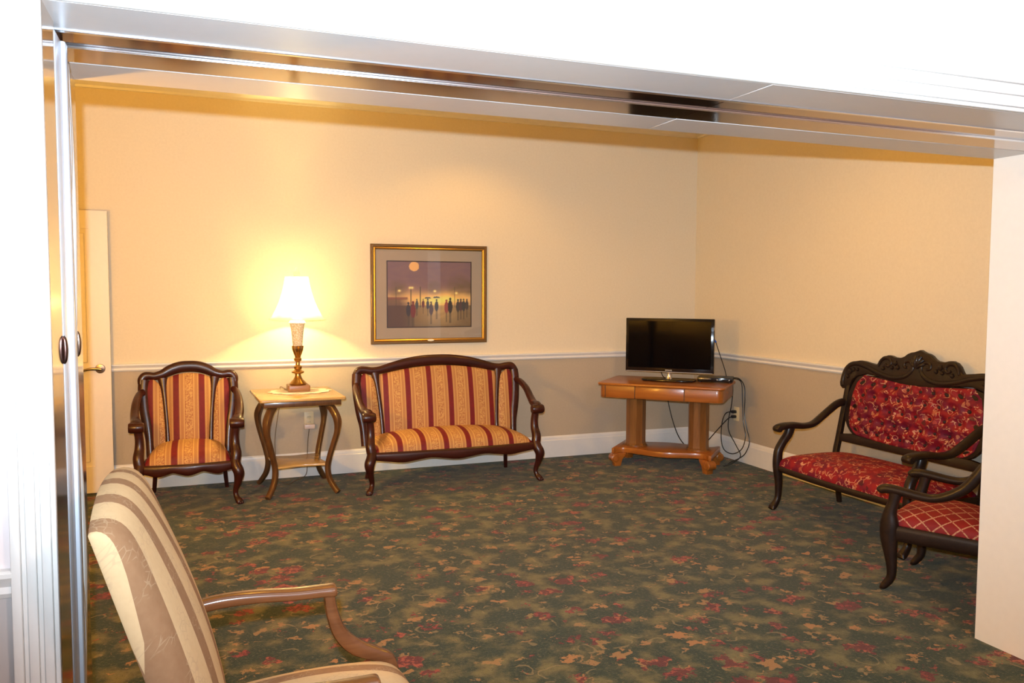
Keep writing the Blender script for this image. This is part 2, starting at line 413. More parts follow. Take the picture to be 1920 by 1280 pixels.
# front wall: hall side is pale, lounge side two-tone
wf = struct('wall_front', bm, MAT['hall'])
wf.data.materials.append(MAT['wall']); wf.data.materials.append(MAT['jamb'])
for p in wf.data.polygons:
    if p.normal.y > .9: p.material_index = 1
    elif p.normal.x < -.9 and abs(p.center.x-OR) < .01: p.material_index = 2
bm = B(); box(bm, (-2.6, -2.6, 0), (-2.5, YN, 2.75)); struct('wall_hall_left', bm, MAT['hall'])
bm = B(); box(bm, (4.5, -2.6, 0), (4.6, YN, 2.75)); struct('wall_hall_right', bm, MAT['hall'])
bm = B(); box(bm, (-2.6, -2.7, 0), (4.6, -2.6, 2.75)); struct('wall_hall_rear', bm, MAT['hall'])
RAIL = [(0, .856), (.010, .858), (.016, .868), (.013, .880), (.020, .892), (.026, .900), (.026, .908), (.018, .912), (0, .912)]
BASE = [(0, 0), (.018, 0), (.018, .145), (.013, .152), (.013, .166), (.009, .178), (.004, .184), (0, .184)]
CROWN = [(0, ZC-.115), (.012, ZC-.113), (.016, ZC-.098), (.035, ZC-.085), (.062, ZC-.05), (.085, ZC-.028), (.095, ZC-.022), (.095, ZC-.001), (0, ZC-.001)]
for nm, pr in (('chair_rail', RAIL), ('baseboard', BASE), ('crown', CROWN)):
    for sd, a, b, nr in (('back', (XL, YB, 0), (XR, YB, 0), (0, -1, 0)), ('right', (XR, YB, 0), (XR, YF, 0), (-1, 0, 0)), ('left', (XL, YB, 0), (XL, YF, 0), (1, 0, 0)), ('front', (OR+.12, YF, 0), (XR, YF, 0), (0, 1, 0))):
        bm = B(); profile_run(bm, pr, a, b, nr)
        struct({'chair_rail': 'trim_chair_rail_', 'baseboard': 'baseboard_', 'crown': 'trim_crown_'}[nm]+sd, bm, MAT['white'], sharp=25)
bm = B(); profile_run(bm, RAIL, (-2.5, YN, 0), (-.336, YN, 0), (0, -1, 0)); struct('trim_chair_rail_hall', bm, MAT['white'], sharp=25)
bm = B(); box(bm, (-2.5, YN-.004, 0), (-.336, YN, .858)); struct('trim_wainscot_hall', bm, plain('hall_grey', (.50, .47, .46), .6))
# fluted casing round the opening, hall side
bm = B()
for k, (o, h, t) in enumerate(((0, .012, .016), (.012, .022, .022), (.034, .012, .017), (.046, .022, .022), (.068, .012, .017), (.080, .022, .024))):
    box(bm, (OL-(o+h)*.76, YN-t, 0), (OL-o*.76, YN, ZH+o+h), .003)
struct('trim_casing_left', bm, MAT['white'])
bm = B()
for k, (o, h, t) in enumerate(((0, .012, .016), (.012, .022, .022), (.034, .012, .017), (.046, .022, .022), (.068, .012, .017), (.080, .022, .024))):
    box(bm, (OL-(o+h)*.76, YN-t, ZH+o), (OR+o+h, YN, ZH+o+h), .003)
struct('trim_casing_top', bm, MAT['white'])
bm = B()
for k, (o, h, t) in enumerate(((0, .012, .016), (.012, .022, .022), (.034, .012, .017), (.046, .022, .022), (.068, .012, .017), (.080, .022, .024))):
    box(bm, (OR+o, YN-t, 0), (OR+o+h, YN, ZH+o+h), .003)
struct('trim_casing_right', bm, MAT['white'])
# header underside: painted bands either side of a polished track panel
for nm, y0, y1, sx in (('trim_header_near_band', YN, 1.935, 1.40), ('trim_header_far_band', 2.205, YF, 1.40)):
    bm = B(); box(bm, (-.285, y0, ZH), (sx, y1, ZH+.004), .001, 1); box(bm, (sx+.003, y0, ZH), (OR, y1, ZH+.004), .001, 1); struct(nm, bm, MAT['header'])
bm = B(); box(bm, (-.285, 1.945, ZH+.001), (1.40, 2.205, ZH+.004)); box(bm, (1.404, 1.945, ZH+.001), (OR, 2.205, ZH+.004)); struct('trim_header_track_panel', bm, MAT['panel'])
bm = B(); box(bm, (-.27, 1.933, ZH-.003), (OR, 1.947, ZH+.002), .001, 1); struct('trim_header_edge_strip', bm, MAT['alu'])
bm = B(); box(bm, (-.26, 2.048, ZH-.004), (OR, 2.053, ZH+.002), .001); box(bm, (-.26, 2.058, ZH-.004), (OR, 2.063, ZH+.002), .001); struct('trim_track', bm, MAT['alu'])
bm = B(); box(bm, (-.30, YN, 0), (OL, 1.885, ZH)); struct('trim_jamb_plate_near', bm, MAT['plate'])
bm = B(); box(bm, (-.30, 2.185, 0), (-.283, YF, ZH)); struct('trim_jamb_plate_far', bm, MAT['plate'])
# recessed ceiling cans that hold the downlights
for i, c in enumerate((c1, c2, c3)):
    bm = B(); lathe(bm, [(.055, 2.945), (.085, 2.945), (.088, 2.949), (.055, 2.952)], (c.location.x, c.location.y, 0), 32); struct('trim_downlight_ring_%d' % (i+1), bm, MAT['white'])

# open door folded back against the rear wall
DX0, DX1, DY = -1.40, -.578, 6.30
def door_leaf():
    bm = B(); zt = 1.985; y1 = DY+.036; xs = [DX0, DX0+.105, (DX0+DX1)/2-.05, (DX0+DX1)/2+.05, DX1-.115, DX1]
    zs = [.012, .20, .78, .90, 1.86, zt]
    box(bm, (DX0, DY+.012, .012), (DX1, y1, zt))
    for a, b in ((0, 1), (2, 3), (4, 5)): box(bm, (xs[a], DY, zs[0]), (xs[b], DY+.014, zs[5]))
    for a, b in ((0, 1), (2, 3), (4, 5)):
        for c, d in ((1, 2), (3, 4)): box(bm, (xs[c], DY, zs[a]), (xs[d], DY+.014, zs[b]))
    for c, d in ((1, 2), (3, 4)):
        for a, b in ((1, 2), (3, 4)): box(bm, (xs[c]+.03, DY+.004, zs[a]+.03), (xs[d]-.03, DY+.014, zs[b]-.03), .005, 1)
    return bm
d = struct('door_1', door_leaf(), MAT['door'])
bm = B(); hx, hz = -.645, .888
lathe(bm, [(.001, -.012), (.030, -.010), (.033, -.002), (.033, 0)], (hx, DY, hz), 24, axis='y')
lathe(bm, [(.011, -.05), (.011, -.005)], (hx, DY, hz), 16, axis='y')
sweep(bm, [(hx+.012, DY-.052, hz, .010, .010), (hx-.03, DY-.054, hz+.004, .008, .010), (hx-.07, DY-.054, hz+.002, .007, .008), (hx-.105, DY-.052, hz-.008, .006, .007), (hx-.112, DY-.050, hz-.016, .005, .005)], (0, 1, 0), 10, 5)
struct('door_handle', bm, MAT['nickel'], d)

# folding partition stacked in the left pocket
fp = thing('folding_partition', 'pale folding partition stacked into the left side of the opening, edge on', 'partition', (-.262, 1.99, 0))
bm = B(); box(bm, (-.028, -.105, .012), (.004, -.02, ZH-.012), .006); box(bm, (-.028, -.02, .012), (.012, .012, ZH-.012), .006); obj('lead_post', bm, MAT['post'], fp)
bm = B()
sweep(bm, [(-.006+.004*math.sin(i*1.9), .035+.005*math.sin(i*2.3), .02+i*.16, .014, .022) for i in range(13)], (1, 0, 0), 10, 4); obj('vinyl_fold', bm, MAT['vinyl'], fp)
bm = B()
sweep(bm, [(-.004+.004*math.sin(i*1.3+1), .078+.004*math.sin(i*1.7), .02+i*.16, .012, .020) for i in range(13)], (1, 0, 0), 10, 4); obj('vinyl_fold', bm, MAT['white'], fp)
for y, m in ((-.105, 'bronze'), (.098, 'nickel')):
    bm = B(); sweep(bm, [(.002, y, 1.288, .004, .003), (.005, y, 1.296, .006, .004), (.006, y, 1.316, .007, .005), (.005, y, 1.336, .006, .004), (.002, y, 1.344, .004, .003)], (0, 1, 0), 12, 5); obj('pull_handle', bm, MAT[m], fp)

# ---------------------------------------------------------------- striped armchair and settee (one suite)
def suite(name, label, cat, loc, rz, H, crest, so, xi_top, xi_bot, arch, seat_hw, rear):
    """H post half-spacing, crest rows (x, zc, h), so outer stile x offset, xi inner stile x"""
    t = thing(name, label, cat, loc, rz); wd = MAT['mahogany']
    dx = H-.29; Y = lambda z: .165+(z-.33)*.18
    # upholstered seat
    bm = B(); W0, W1 = seat_hw
    def P(u, v):
        y = -.035+.215*v; w = W0+(W1-W0)*(v+1)/2; bow = -.03*(1-u*u)*(1-v)/2
        return (u*w, y+bow, .285)
    pillow(bm, P, (0, 0, 1), .085, .045, 36 if H < .4 else 64, 30, p=7); obj('seat', bm, MAT['stripe'], t, 60)
    # rails under the seat
    bm = B(); n = 13
    fr = []
    for i in range(n):
        u = 2*i/(n-1)-1; x = u*(H-.01)
        fr.append((x, -.255-.03*(1-u*u), .262-.006*math.cos(3*math.pi*u), .016, .034+.006*math.cos(3*math.pi*u)))
    sweep(bm, fr, (0, 1, 0), 12, 3)
    for s in (-1, 1): sweep(bm, [(s*(H-.005), -.25, .262, .014, .032), (s*(H-.02), 0, .262, .014, .030), (s*(H-.055), .20, .262, .014, .030)], (1, 0, 0), 10, 4)
    sweep(bm, [(-(H-.05), .20, .262, .014, .030), (H-.05, .20, .262, .014, .030)], (0, 1, 0), 10, 2); obj('seat_rail', bm, wd, t)
    # legs: carved cabriole fronts, raked rears
    for s in (-1, 1):
        bm = B()
        sweep(bm, [(s*(H+.002), -.248, .300, .032, .030), (s*(H+.010), -.262, .258, .036, .036), (s*(H+.026), -.276, .215, .036, .034), (s*(H+.020), -.266, .155, .026, .025), (s*(H+.004), -.248, .085, .018, .018), (s*(H+.010), -.256, .045, .018, .018), (s*(H+.026), -.276, .020, .024, .018), (s*(H+.036), -.288, .008, .020, .008)], (1, 0, 0), 12, 5, 2.1)
        for q in (-1, 0, 1): lathe(bm, [(.001, -.010), (.009, -.006), (.011, 0), (.009, .006), (.001, .010)], (s*(H+.032)+q*.012, -.295+abs(q)*.006, .011), 10)
        obj('leg', bm, wd, t)
        bm = B(); sweep(bm, [(s*(rear-.02), .19, .29, .02, .02), (s*(rear-.005), .215, .16, .017, .017), (s*(rear+.01), .245, .0, .014, .014)], (1, 0, 0), 10, 4, 3); obj('leg', bm, wd, t)
    # back frame
    bm = B()
    full = [(-x, Y(z), z, .022, h) for x, z, h in crest[::-1]]+[(x, Y(z), z, .022, h) for x, z, h in crest[1:]]
    sweep(bm, full, (0, 1, 0), 14, 5, 2.2); obj('crest_rail', bm, wd, t)
    ost = [(.294, .805), (.299, .73), (.290, .60), (.275, .50), (.262, .40), (.255, .27)]
    for s in (-1, 1):
        bm = B(); sweep(bm, [(s*(x+so), Y(z), z, .024, .036-.008*(z < .5)) for x, z in ost], (0, 1, 0), 12, 5, 2.2); obj('back_stile', bm, wd, t)
    ist = lambda z: xi_bot+(xi_top-xi_bot)*max(0, (z-.36)/.44)**1.6
    for s in (-1, 1):
        bm = B(); sweep(bm, [(s*ist(z), Y(z)-.003, z, .018, .019+.022*max(0, (z-.66)/.18)**2) for z in (.815, .78, .72, .64, .56, .48, .40, .30)], (0, 1, 0), 12, 4, 2.2); obj('back_splat', bm, wd, t)
    # three upholstered back panels
    bm = B(); z0 = .31
    def PC(u, v):
        x0 = u*xi_top; zt = arch(abs(x0)); z = z0+(zt-z0)*(v+1)/2
        return (u*ist(z), Y(z)-.004, z)
    pillow(bm, PC, (0, -1, .18), .018, .018, 30 if H < .4 else 60, 26); obj('back_panel', bm, MAT['stripe'], t, 60)
    for s in (-1, 1):
        bm = B()
        def PS(u, v):
            z = z0+(.815-z0)*(v+1)/2; a = ist(z)+.006; b = lerp([(zz, xx) for xx, zz in ost[::-1]], z)+so-.010
            k = max(0, (z-.74)/.075); m = a*.42+b*.58; a += (m-a)*min(.9, k**1.6); b += (m-b)*min(.8, k**2.4)
            return (s*(a+(b-a)*(u+1)/2), Y(z)-.002, z)
        pillow(bm, PS, (0, -1, .18), .012, .010, 14, 24); obj('side_panel', bm, MAT['stripe'], t, 60)
    # arms: open S curves ending in a rolled scroll, on curved posts
    for s in (-1, 1):
        bm = B()
        sweep(bm, [(s*(.300+so), .225, .720, .020, .026), (s*(.318+so), .16, .712, .023, .024), (s*(.332+(so+dx)/2), .06, .672, .026, .021), (s*(.334+dx), -.04, .612, .028, .020), (s*(.324+dx), -.13, .577, .031, .020), (s*(.315+dx), -.20, .578, .034, .021), (s*(.31+dx), -.238, .562, .036, .022)], (1, 0, .2), 12, 5, 2.3)
        lathe(bm, [(.012, -.048), (.030, -.046), (.036, -.034), (.036, .034), (.030, .046), (.012, .048)], (s*(.31+dx), -.240, .545), 20, axis='x')
        obj('arm', bm, wd, t)
        bm = B(); sweep(bm, [(s*(.305+dx), -.226, .545, .028, .022), (s*(.296+dx), -.214, .47, .027, .024), (s*(.296+dx), -.218, .40, .030, .028), (s*(.302+dx), -.240, .34, .034, .032), (s*(.294+dx), -.250, .285, .034, .031)], (1, 0, 0), 12, 5, 2.3); obj('arm_post', bm, wd, t)
    return t
suite('armchair', 'dark mahogany armchair upholstered in gold and crimson stripes, at the left', 'armchair', (-.075, 5.975, 0), math.radians(-1),
      .29, [(0, .893, .040), (.06, .889, .040), (.12, .870, .038), (.175, .842, .032), (.225, .830, .028), (.262, .834, .028), (.290, .830, .030), (.310, .806, .026), (.314, .775, .02)], 0, .172, .142,
      lambda x: .848-1.6*x*x, (.272, .232), .235)
suite('settee', 'two-seat mahogany settee in gold and crimson stripes, under the framed picture', 'settee', (1.755, 5.885, 0), 0,
      .625, [(0, .898, .042), (.12, .894, .042), (.25, .878, .040), (.37, .852, .036), (.46, .832, .030), (.52, .826, .030), (.575, .834, .030), (.618, .832, .031), (.644, .808, .026), (.652, .775, .02)], .345, .50, .462,
      lambda x: .855-.27*x*x, (.605, .575), .56)

# ---------------------------------------------------------------- lamp table with lamp
st = thing('side_table', 'small square oak lamp table with curved legs and lower shelf', 'table', (.652, 5.985, 0), math.radians(2.5))
def rrect(hx, hy, r, n=5):
    out = []
    for cx, cy, a0 in ((hx-r, hy-r, 0), (-hx+r, hy-r, 90), (-hx+r, -hy+r, 180), (hx-r, -hy+r, 270)):
        for i in range(n+1):
            a = math.radians(a0+90*i/n); out.append((cx+r*math.cos(a), cy+r*math.sin(a)))
    return out
bm = B(); prism(bm, rrect(.292, .330, .02), lambda u, v, w: (u, v, .690+w), .022, .008); obj('tabletop', bm, MAT['oak_top'], st)
bm = B(); box(bm, (-.262, -.295, .640), (.262, .295, .680), .004); obj('apron', bm, MAT['oak_dark'], st)
for sx in (-1, 1):
    for sy in (-1, 1):
        bm = B(); q = [(.175, .65), (.212, .60), (.238, .53), (.236, .45), (.215, .36), (.190, .26), (.178, .18), (.190, .10), (.222, .035), (.240, .010)]
        sweep(bm, [(sx*(x+.003), sy*(x+.018), z, .019+.007*(z > .5), .017+.006*(z > .5)) for x, z in q], (sx, -sy, 0), 12, 5, 3.5); obj('leg', bm, MAT['oak_dark'], st)
out = []
for i in range(40):
    a = 2*math.pi*i/40; c, s = math.cos(a), math.sin(a); k = 1/max(abs(c), abs(s)); pin = 1-.13*math.cos(2*a)**2
    out.append((.185*c*k*pin, .200*s*k*pin))
bm = B(); prism(bm, out, lambda u, v, w: (u, v, .205+w), .016, .004); obj('shelf', bm, MAT['oak_top'], st)
LX, LY, LZ = .675, 6.08, .702
out = []
for i in range(144):
    a = 2*math.pi*i/144; r = 1+.05*math.cos(12*a)+.015*math.cos(36*a); out.append((.215*r*math.cos(a), .165*r*math.sin(a)))
bm = B(); prism(bm, out, lambda u, v, w: (LX+.01+u, LY-.02+v, LZ+.0016+w), .003, .001)
tag(obj('lace_doily', bm, MAT['doily']), 'white scalloped lace doily under the table lamp', 'doily')
LZ += .0035
lp = thing('table_lamp', 'lit table lamp with white bell shade and crystal and brass stem', 'lamp', (LX, LY, LZ))
bm = B(); prism(bm, rrect(.078, .078, .012), lambda u, v, w: (u, v, .0225+w), .045, .005); obj('plinth', bm, MAT['lampwood'], lp)
bm = B(); lathe(bm, [(.058, .045), (.062, .052), (.058, .060), (.040, .078), (.030, .092), (.022, .11), (.022, .125), (.042, .132), (.045, .142), (.030, .150), (.024, .156), (.028, .166), (.030, .178), (.016, .19), (.013, .21), (.026, .222), (.028, .236), (.020, .244), (.022, .25)]); obj('brass_stem', bm, MAT['brass'], lp)
bm = B(); lathe(bm, [(.018, .25), (.028, .275), (.036, .30), (.039, .325), (.036, .330), (.026, .30)], n=36, flute=9, fl=.10); obj('leaf_cup', bm, MAT['brass'], lp)
bm = B(); lathe(bm, [(.022, .29), (.032, .32), (.036, .36), (.040, .41), (.046, .46), (.053, .495), (.050, .50), (.02, .50)], n=48, flute=16, fl=.02); obj('crystal_body', bm, MAT['crystal'], lp)
bm = B(); lathe(bm, [(.060, .498), (.056, .506), (.036, .522), (.022, .532), (.012, .54), (.010, .56), (.016, .565), (.016, .60), (.010, .605)]); obj('cap', bm, MAT['doily'], lp)
bm = B(); tube(bm, [(0, 0, .605), (.05, 0, .64), (.062, 0, .74), (.045, 0, .82), (0, 0, .845)], .0025); tube(bm, [(0, 0, .605), (-.05, 0, .64), (-.062, 0, .74), (-.045, 0, .82), (0, 0, .845)], .0025); obj('harp', bm, MAT['brass'], lp)
prof = [(.198, .525), (.180, .545), (.150, .60), (.124, .66), (.105, .72), (.092, .78), (.085, .835)]
bm = B(); n = 96; rings = []
for r, z in prof+[(r-.003, z) for r, z in prof[::-1]]:
    rings.append([bm.verts.new((r*(1-.018*abs(math.sin(4*t)))*math.cos(t), r*(1-.018*abs(math.sin(4*t)))*math.sin(t), z)) for t in [2*math.pi*j/n for j in range(n)]])
rings.append(rings[0])
for A, C in zip(rings, rings[1:]):
    for j in range(n): bm.faces.new((A[j], A[(j+1) % n], C[(j+1) % n], C[j]))
sh = obj('lamp_shade', bm, MAT['shade'], lp, 60)
for z, r in ((.526, .198), (.834, .086)):
    bm = B(); tube(bm, [(r*math.cos(2*math.pi*j/48), r*math.sin(2*math.pi*j/48), z) for j in range(49)], .004, 8, 1); obj('shade_trim', bm, MAT['shade'], sh)
bm = B(); lathe(bm, [(.006, .838), (.018, .842), (.022, .855), (.020, .868), (.014, .882), (.008, .894), (.001, .90)]); obj('finial', bm, MAT['shade'], lp)
BULB = NT('lit_bulb'); BULB.base((.9, .85, .75), .4); BULB.b.inputs['Emission Color'].default_value = (1, .75, .42, 1); BULB.b.inputs['Emission Strength'].default_value = 8
bm = B(); lathe(bm, [(.001, .705), (.018, .70), (.030, .68), (.031, .655), (.022, .63), (.014, .61), (.013, .60)]); bo = obj('bulb', bm, BULB.m, lp)
bo.visible_shadow = True
lb = light('table_lamp_bulb', 'POINT', (0, 0, .655), 340, (1.0, .72, .26), shadow_soft_size=.035); lb.parent = lp

# ---------------------------------------------------------------- framed picture over the settee
PX, PZ, PY = 1.757, 1.411, 6.384
pf = thing('framed_picture', 'framed street scene at dusk in a bronze and gold frame with wide mat', 'picture', (PX, PY, PZ))
def frame(bm, w, h, prof):
    """mitred picture moulding; prof = [(inset, depth)]"""
    n = len(prof); rings = []
    for sx, sz in ((-1, -1), (1, -1), (1, 1), (-1, 1)):
        rings.append([bm.verts.new((sx*(w/2-i), -dp, sz*(h/2-i))) for i, dp in prof])
    for k in range(4):
        A, C = rings[k], rings[(k+1) % 4]
        for j in range(n): bm.faces.new((A[j], A[(j+1) % n], C[(j+1) % n], C[j]))
bm = B(); frame(bm, .968, .795, [(0, .002), (0, .026), (.006, .032), (.018, .032), (.026, .024), (.026, .002)]); obj('outer_frame', bm, MAT['bronzeframe'], pf, 25)
bm = B(); frame(bm, .920, .747, [(0, .002), (0, .026), (.006, .029), (.013, .024), (.018, .014), (.018, .002)]); obj('gilt_liner', bm, MAT['gilt'], pf, 25)
bm = B(); frame(bm, .890, .717, [(0, .004), (0, .010), (.088, .010), (.092, .008), (.092, .004)]); obj('mat_board', bm, MAT['mat'], pf, 25)
bm = B(); frame(bm, .710, .537, [(0, .004), (0, .009), (.008, .009), (.008, .004)]); obj('fillet', bm, MAT['fillet'], pf, 25)
def paint(u, v, rnd=random.Random(3)):
    """a generic rainy street at dusk; u right, v up, 0..1"""
    mixc = lambda a, b, t: tuple(x+(y-x)*max(0, min(1, t)) for x, y in zip(a, b))
    n = .5+.5*math.sin(u*23+3*math.sin(v*17))*math.sin(v*31+2*math.sin(u*13))
    sky = mixc((.16, .085, .075), (.135, .078, .088), v); sky = mixc(sky, (.20, .11, .08), .35*n)
    c = sky
    g = math.exp(-((v-.42-.02*math.sin(u*9))/.11)**2)*(.35+.65*math.exp(-((u-.62)/.33)**2)); c = mixc(c, (.85, .50, .12), g)
    for a, b, r in ((.85, .62, .17), (.12, .58, .13), (.55, .60, .10), (.98, .6, .12)):      # tree masses
        q = ((u-a)/r)**2+((v-b)/(r*1.25))**2; c = mixc(c, (.085, .055, .025), max(0, 1-q)*.75*(.4+.6*n))
    if v < .33:                                                                                # wet pavement
        w = mixc((.10, .06, .03), (.42, .26, .10), math.exp(-((u-.62)/.25)**2)*(v/.33)**.5); c = mixc(w, (.17, .12, .06), .5*n)
        if u < .3: c = mixc(c, (.07, .04, .03), .6)
    if v < .44: c = mixc(c, (.07, .035, .028), .8*max(0, min(1, (.24-u+.03*n)/.10)))
    if u < .22+.02*n and .42 < v < .46: c = mixc(c, (.16, .05, .035), .8)
    for x in (.10, .275, .385, .80): 
        if abs(u-x) < .004 and .30 < v < .62: c = (.06, .045, .03)
    for x, z in ((.265, .60), (.29, .60), (.14, .555), (.56, .55), (.82, .52)):
        c = mixc(c, (.95, .62, .2), math.exp(-((u-x)**2+(v-z)**2)/.00022))
    q = ((u-.315)**2/.0036+(v-.925)**2/.0052)
    if q < 1 and u < .372: c = (.85, .30, .10)
    for x, z, s, col in ((.245, .255, 1.25, (.03, .025, .03)), (.30, .25, 1.45, (.12, .02, .02)), (.345, .34, .9, (.05, .05, .05)), (.42, .35, .8, (.10, .03, .03)), (.475, .34, .9, (.04, .04, .05)), (.515, .27, 1.2, (.06, .035, .04)), (.58, .32, 1.05, (.03, .03, .035)), (.70, .30, 1.2, (.22, .05, .04)), (.745, .31, 1.35, (.02, .018, .02)), (.84, .31, 1.15, (.035, .03, .03)), (.875, .32, 1.1, (.06, .03, .03)), (.91, .32, 1.1, (.03, .03, .03)), (.95, .33, 1.0, (.05, .035, .03))):
        b = ((u-x)/(.021*s))**2+((v-z)/(.075*s))**2; hd = ((u-x)/(.010*s))**2+((v-z-.088*s)/(.015*s))**2
        if b < 1 or hd < 1: c = col
        if abs(u-x) < .009*s and z-.19*s < v < z-.07*s: c = mixc(c, (.05, .035, .025), .6)
    for x, z in ((.475, .44), (.58, .45)):
        if ((u-x)/.038)**2+((v-z)/.02)**2 < 1 and v > z-.004: c = (.06, .05, .05)
    return c
NXP, NZP = 180, 132; me = bpy.data.meshes.new('print'); vs = []; fs = []
for j in range(NZP+1):
    for i in range(NXP+1): vs.append(((i/NXP-.5)*.700, -.0075, (j/NZP-.5)*.527))
for j in range(NZP):
    for i in range(NXP): a = j*(NXP+1)+i; fs.append((a, a+1, a+NXP+2, a+NXP+1))
me.from_pydata(vs, [], fs); ca = me.color_attributes.new('ink', 'FLOAT_COLOR', 'POINT')
for k, v in enumerate(vs): ca.data[k].color = tuple(min(.95, 1.75*q) for q in paint(v[0]/.700+.5, v[2]/.527+.5))+(1,)
t = NT('printed_ink'); at = t.n('ShaderNodeVertexColor', layer_name='ink'); t.base(at.outputs[0], .6)
me.materials.append(t.m); o = bpy.data.objects.new('print', me); COL.objects.link(o); o.parent = pf
bm = B(); box(bm, (-.45, -.0145, -.362), (.45, -.0125, .362)); obj('glass_pane', bm, MAT['pane'], pf)
bm = B(); prism(bm, [(.028*math.cos(a*math.pi/12), .008*math.sin(a*math.pi/12)) for a in range(24)], lambda u, v, w: (u, -.032+w, -.370+v), .004, .001); obj('title_plate', bm, plain('pale_plate', (.95, .85, .62), .35), pf)

# ---------------------------------------------------------------- wall outlets and cords
def outlet(name, label, loc, rz, plugs):
    t = thing(name, label, 'outlet', loc, rz)
    bm = B(); prism(bm, rrect(.036, .060, .006), lambda u, v, w: (u, -.003+w, v), .006, .002); obj('cover_plate', bm, MAT['ivory'], t)
    for z in (-.021, .021):
        bm = B(); prism(bm, rrect(.017, .015, .012), lambda u, v, w: (u, -.007+w, z+v), .004, .001); f = obj('socket', bm, MAT['ivory'], t)
        bm = B(); 
        for x in (-.006, .006): box(bm, (x-.0012, -.0098, z-.002), (x+.0012, -.0088, z+.007))
        obj('slot', bm, MAT['blackm'], f)
    return t
outlet('wall_outlet', 'ivory wall outlet with a pale plug-in, behind the lamp table', (.787, YB, .441), 0, 1)
outlet('wall_outlet', 'wall outlet with two black plugs, right of the television table', (XR, 5.727, .396), math.radians(-90), 2)
pa = thing('plug_adapter', 'small pale adapter plugged into the outlet behind the lamp table', 'plug', (.788, YB-.028, .39))
bm = B(); box(bm, (-.040, -.017, -.018), (.040, .017, .018), .006); obj('body', bm, plain('pale_pink_plastic', (.78, .60, .50), .4), pa)
q = Vector((.788, YB-.028, .39))
bm = B(); tube(bm, [tuple(Vector(p)-q) for p in [(.785, 6.35, .372), (.775, 6.345, .30), (.765, 6.34, .16), (.75, 6.30, .03), (.66, 6.22, .006), (.60, 6.12, .006), (.56, 6.20, .006)]], .0028, 8, 8); obj('cord', bm, plain('brown_cord', (.12, .07, .03), .5), pa)
q = Vector((LX, LY, LZ))
bm = B(); tube(bm, [tuple(Vector(p)-q) for p in [(.600, 6.10, .709), (.59, 6.19, .709), (.572, 6.330, .709), (.568, 6.352, .66), (.565, 6.355, .56), (.545, 6.352, .44), (.528, 6.350, .30), (.53, 6.35, .18), (.52, 6.30, .03), (.56, 6.24, .006), (.63, 6.25, .006)]], .0028, 8, 8); obj('cord', bm, plain('gold_cord', (.20, .12, .05), .5), lp)

# ---------------------------------------------------------------- television table in the corner
TT, TR = (3.61, 5.75, 0), math.radians(-44.5)
tt = thing('library_table', 'golden oak library table on two fat columns, across the room corner', 'table', TT, TR)
OK_ = MAT['oak']
bm = B(); prism(bm, rrect(.512, .312, .045), lambda u, v, w: (u, v, .689+w), .022, .008); obj('tabletop', bm, OK_, tt)
bm = B(); prism(bm, rrect(.495, .290, .05), lambda u, v, w: (u, v, .628+w), .100, .003); obj('apron', bm, OK_, tt)
bm = B(); box(bm, (-.196, -.296, .584), (.196, -.270, .676), .003); dr = obj('drawer', bm, OK_, tt)
for x in (-.445, -.198, .198):
    bm = B(); box(bm, (x-.002, -.2975, .580), (x+.002, -.286, .677)); obj('apron_joint', bm, MAT['fillet'], tt)
for s in (-1, 1):
    bm = B(); lathe(bm, [(.093, .152), (.093, .168), (.087, .172), (.084, .20), (.084, .55), (.086, .578)], (s*.262, 0, 0), 10); lathe(bm, [(.098, .150), (.098, .160)], (s*.262, 0, 0), 32)
    obj('column', bm, MAT['oak_col'], tt, 20)
out = []
for i in range(-20, 21):
    x = i/20*.405; f = .225-.05*(1-math.cos(min(1, abs(x)/.405)*math.pi*1.0)**2) if False else .19+.035*math.cos(min(1, abs(x)/.33)*math.pi)
    if abs(x) > .33: f = .155+(abs(x)-.33)/.075*.065 if abs(x) < .37 else .22
    out.append((x, -f))
out = out+[(x, -y) for x, y in out[::-1]]
bm = B(); prism(bm, out, lambda u, v, w: (u, v, .128+w), .044, .005); obj('base_platform', bm, OK_, tt)
for sx in (-1, 1):
    for sy in (-1, 1):
        bm = B()
        prof = [(-.06, .106), (.052, .106), (.058, .095), (.066, .075), (.062, .045), (.045, .028), (.042, .0), (-.012, .0), (-.020, .03), (-.030, .06), (-.05, .08)]
        prof = [(x*1.0, z) for x, z in prof]
        cs, sn = sx*.3714, sy*.175
        prism(bm, prof, lambda u, v, w: (cs+sx*(u*.78+w*.55)-sx*.01, sn+sy*(u*.62-w*.75), v), .07, .006)
        q = B(); lathe(q, [(.010, -.046), (.018, -.046), (.020, -.041), (.030, -.040), (.034, -.036), (.034, .036), (.030, .040), (.020, .041), (.018, .046), (.010, .046)], (0, 0, 0), 22)
        ax = Vector((sx*.55, -sy*.75, 0)).normalized(); uu = Vector((sx*.78, sy*.62, 0)); px = Vector((0, 0, 1)).cross(ax)
        merge(bm, q, Matrix(((px.x, 0, ax.x, cs-sx*.01+uu.x*.040), (px.y, 0, ax.y, sn+uu.y*.040), (0, 1, 0, .066), (0, 0, 0, 1))))
        obj('scroll_foot', bm, OK_, tt)
tv = thing('television', 'black flat screen television, switched off, on the corner table', 'television', (3.645, 5.785, .7005), TR); tv.rotation_euler.x = math.radians(-.4)
bm = B(); box(bm, (-.368, -.012, .070), (.368, .022, .518), .006); box(bm, (-.25, .02, .12), (.25, .045, .42), .012); obj('casing', bm, MAT['black'], tv)
bm = B(); box(bm, (-.344, -.0132, .104), (.344, -.0115, .495)); obj('screen', bm, MAT['screen'], tv)
bm = B(); box(bm, (-.36, -.0128, .072), (.36, -.0112, .0745)); obj('bezel_line', bm, MAT['silver'], tv)
bm = B(); lathe(bm, [(.026, .014), (.022, .03), (.019, .05), (.019, .075)], (0, .012, 0), 20); obj('neck', bm, MAT['chrome'], tv)
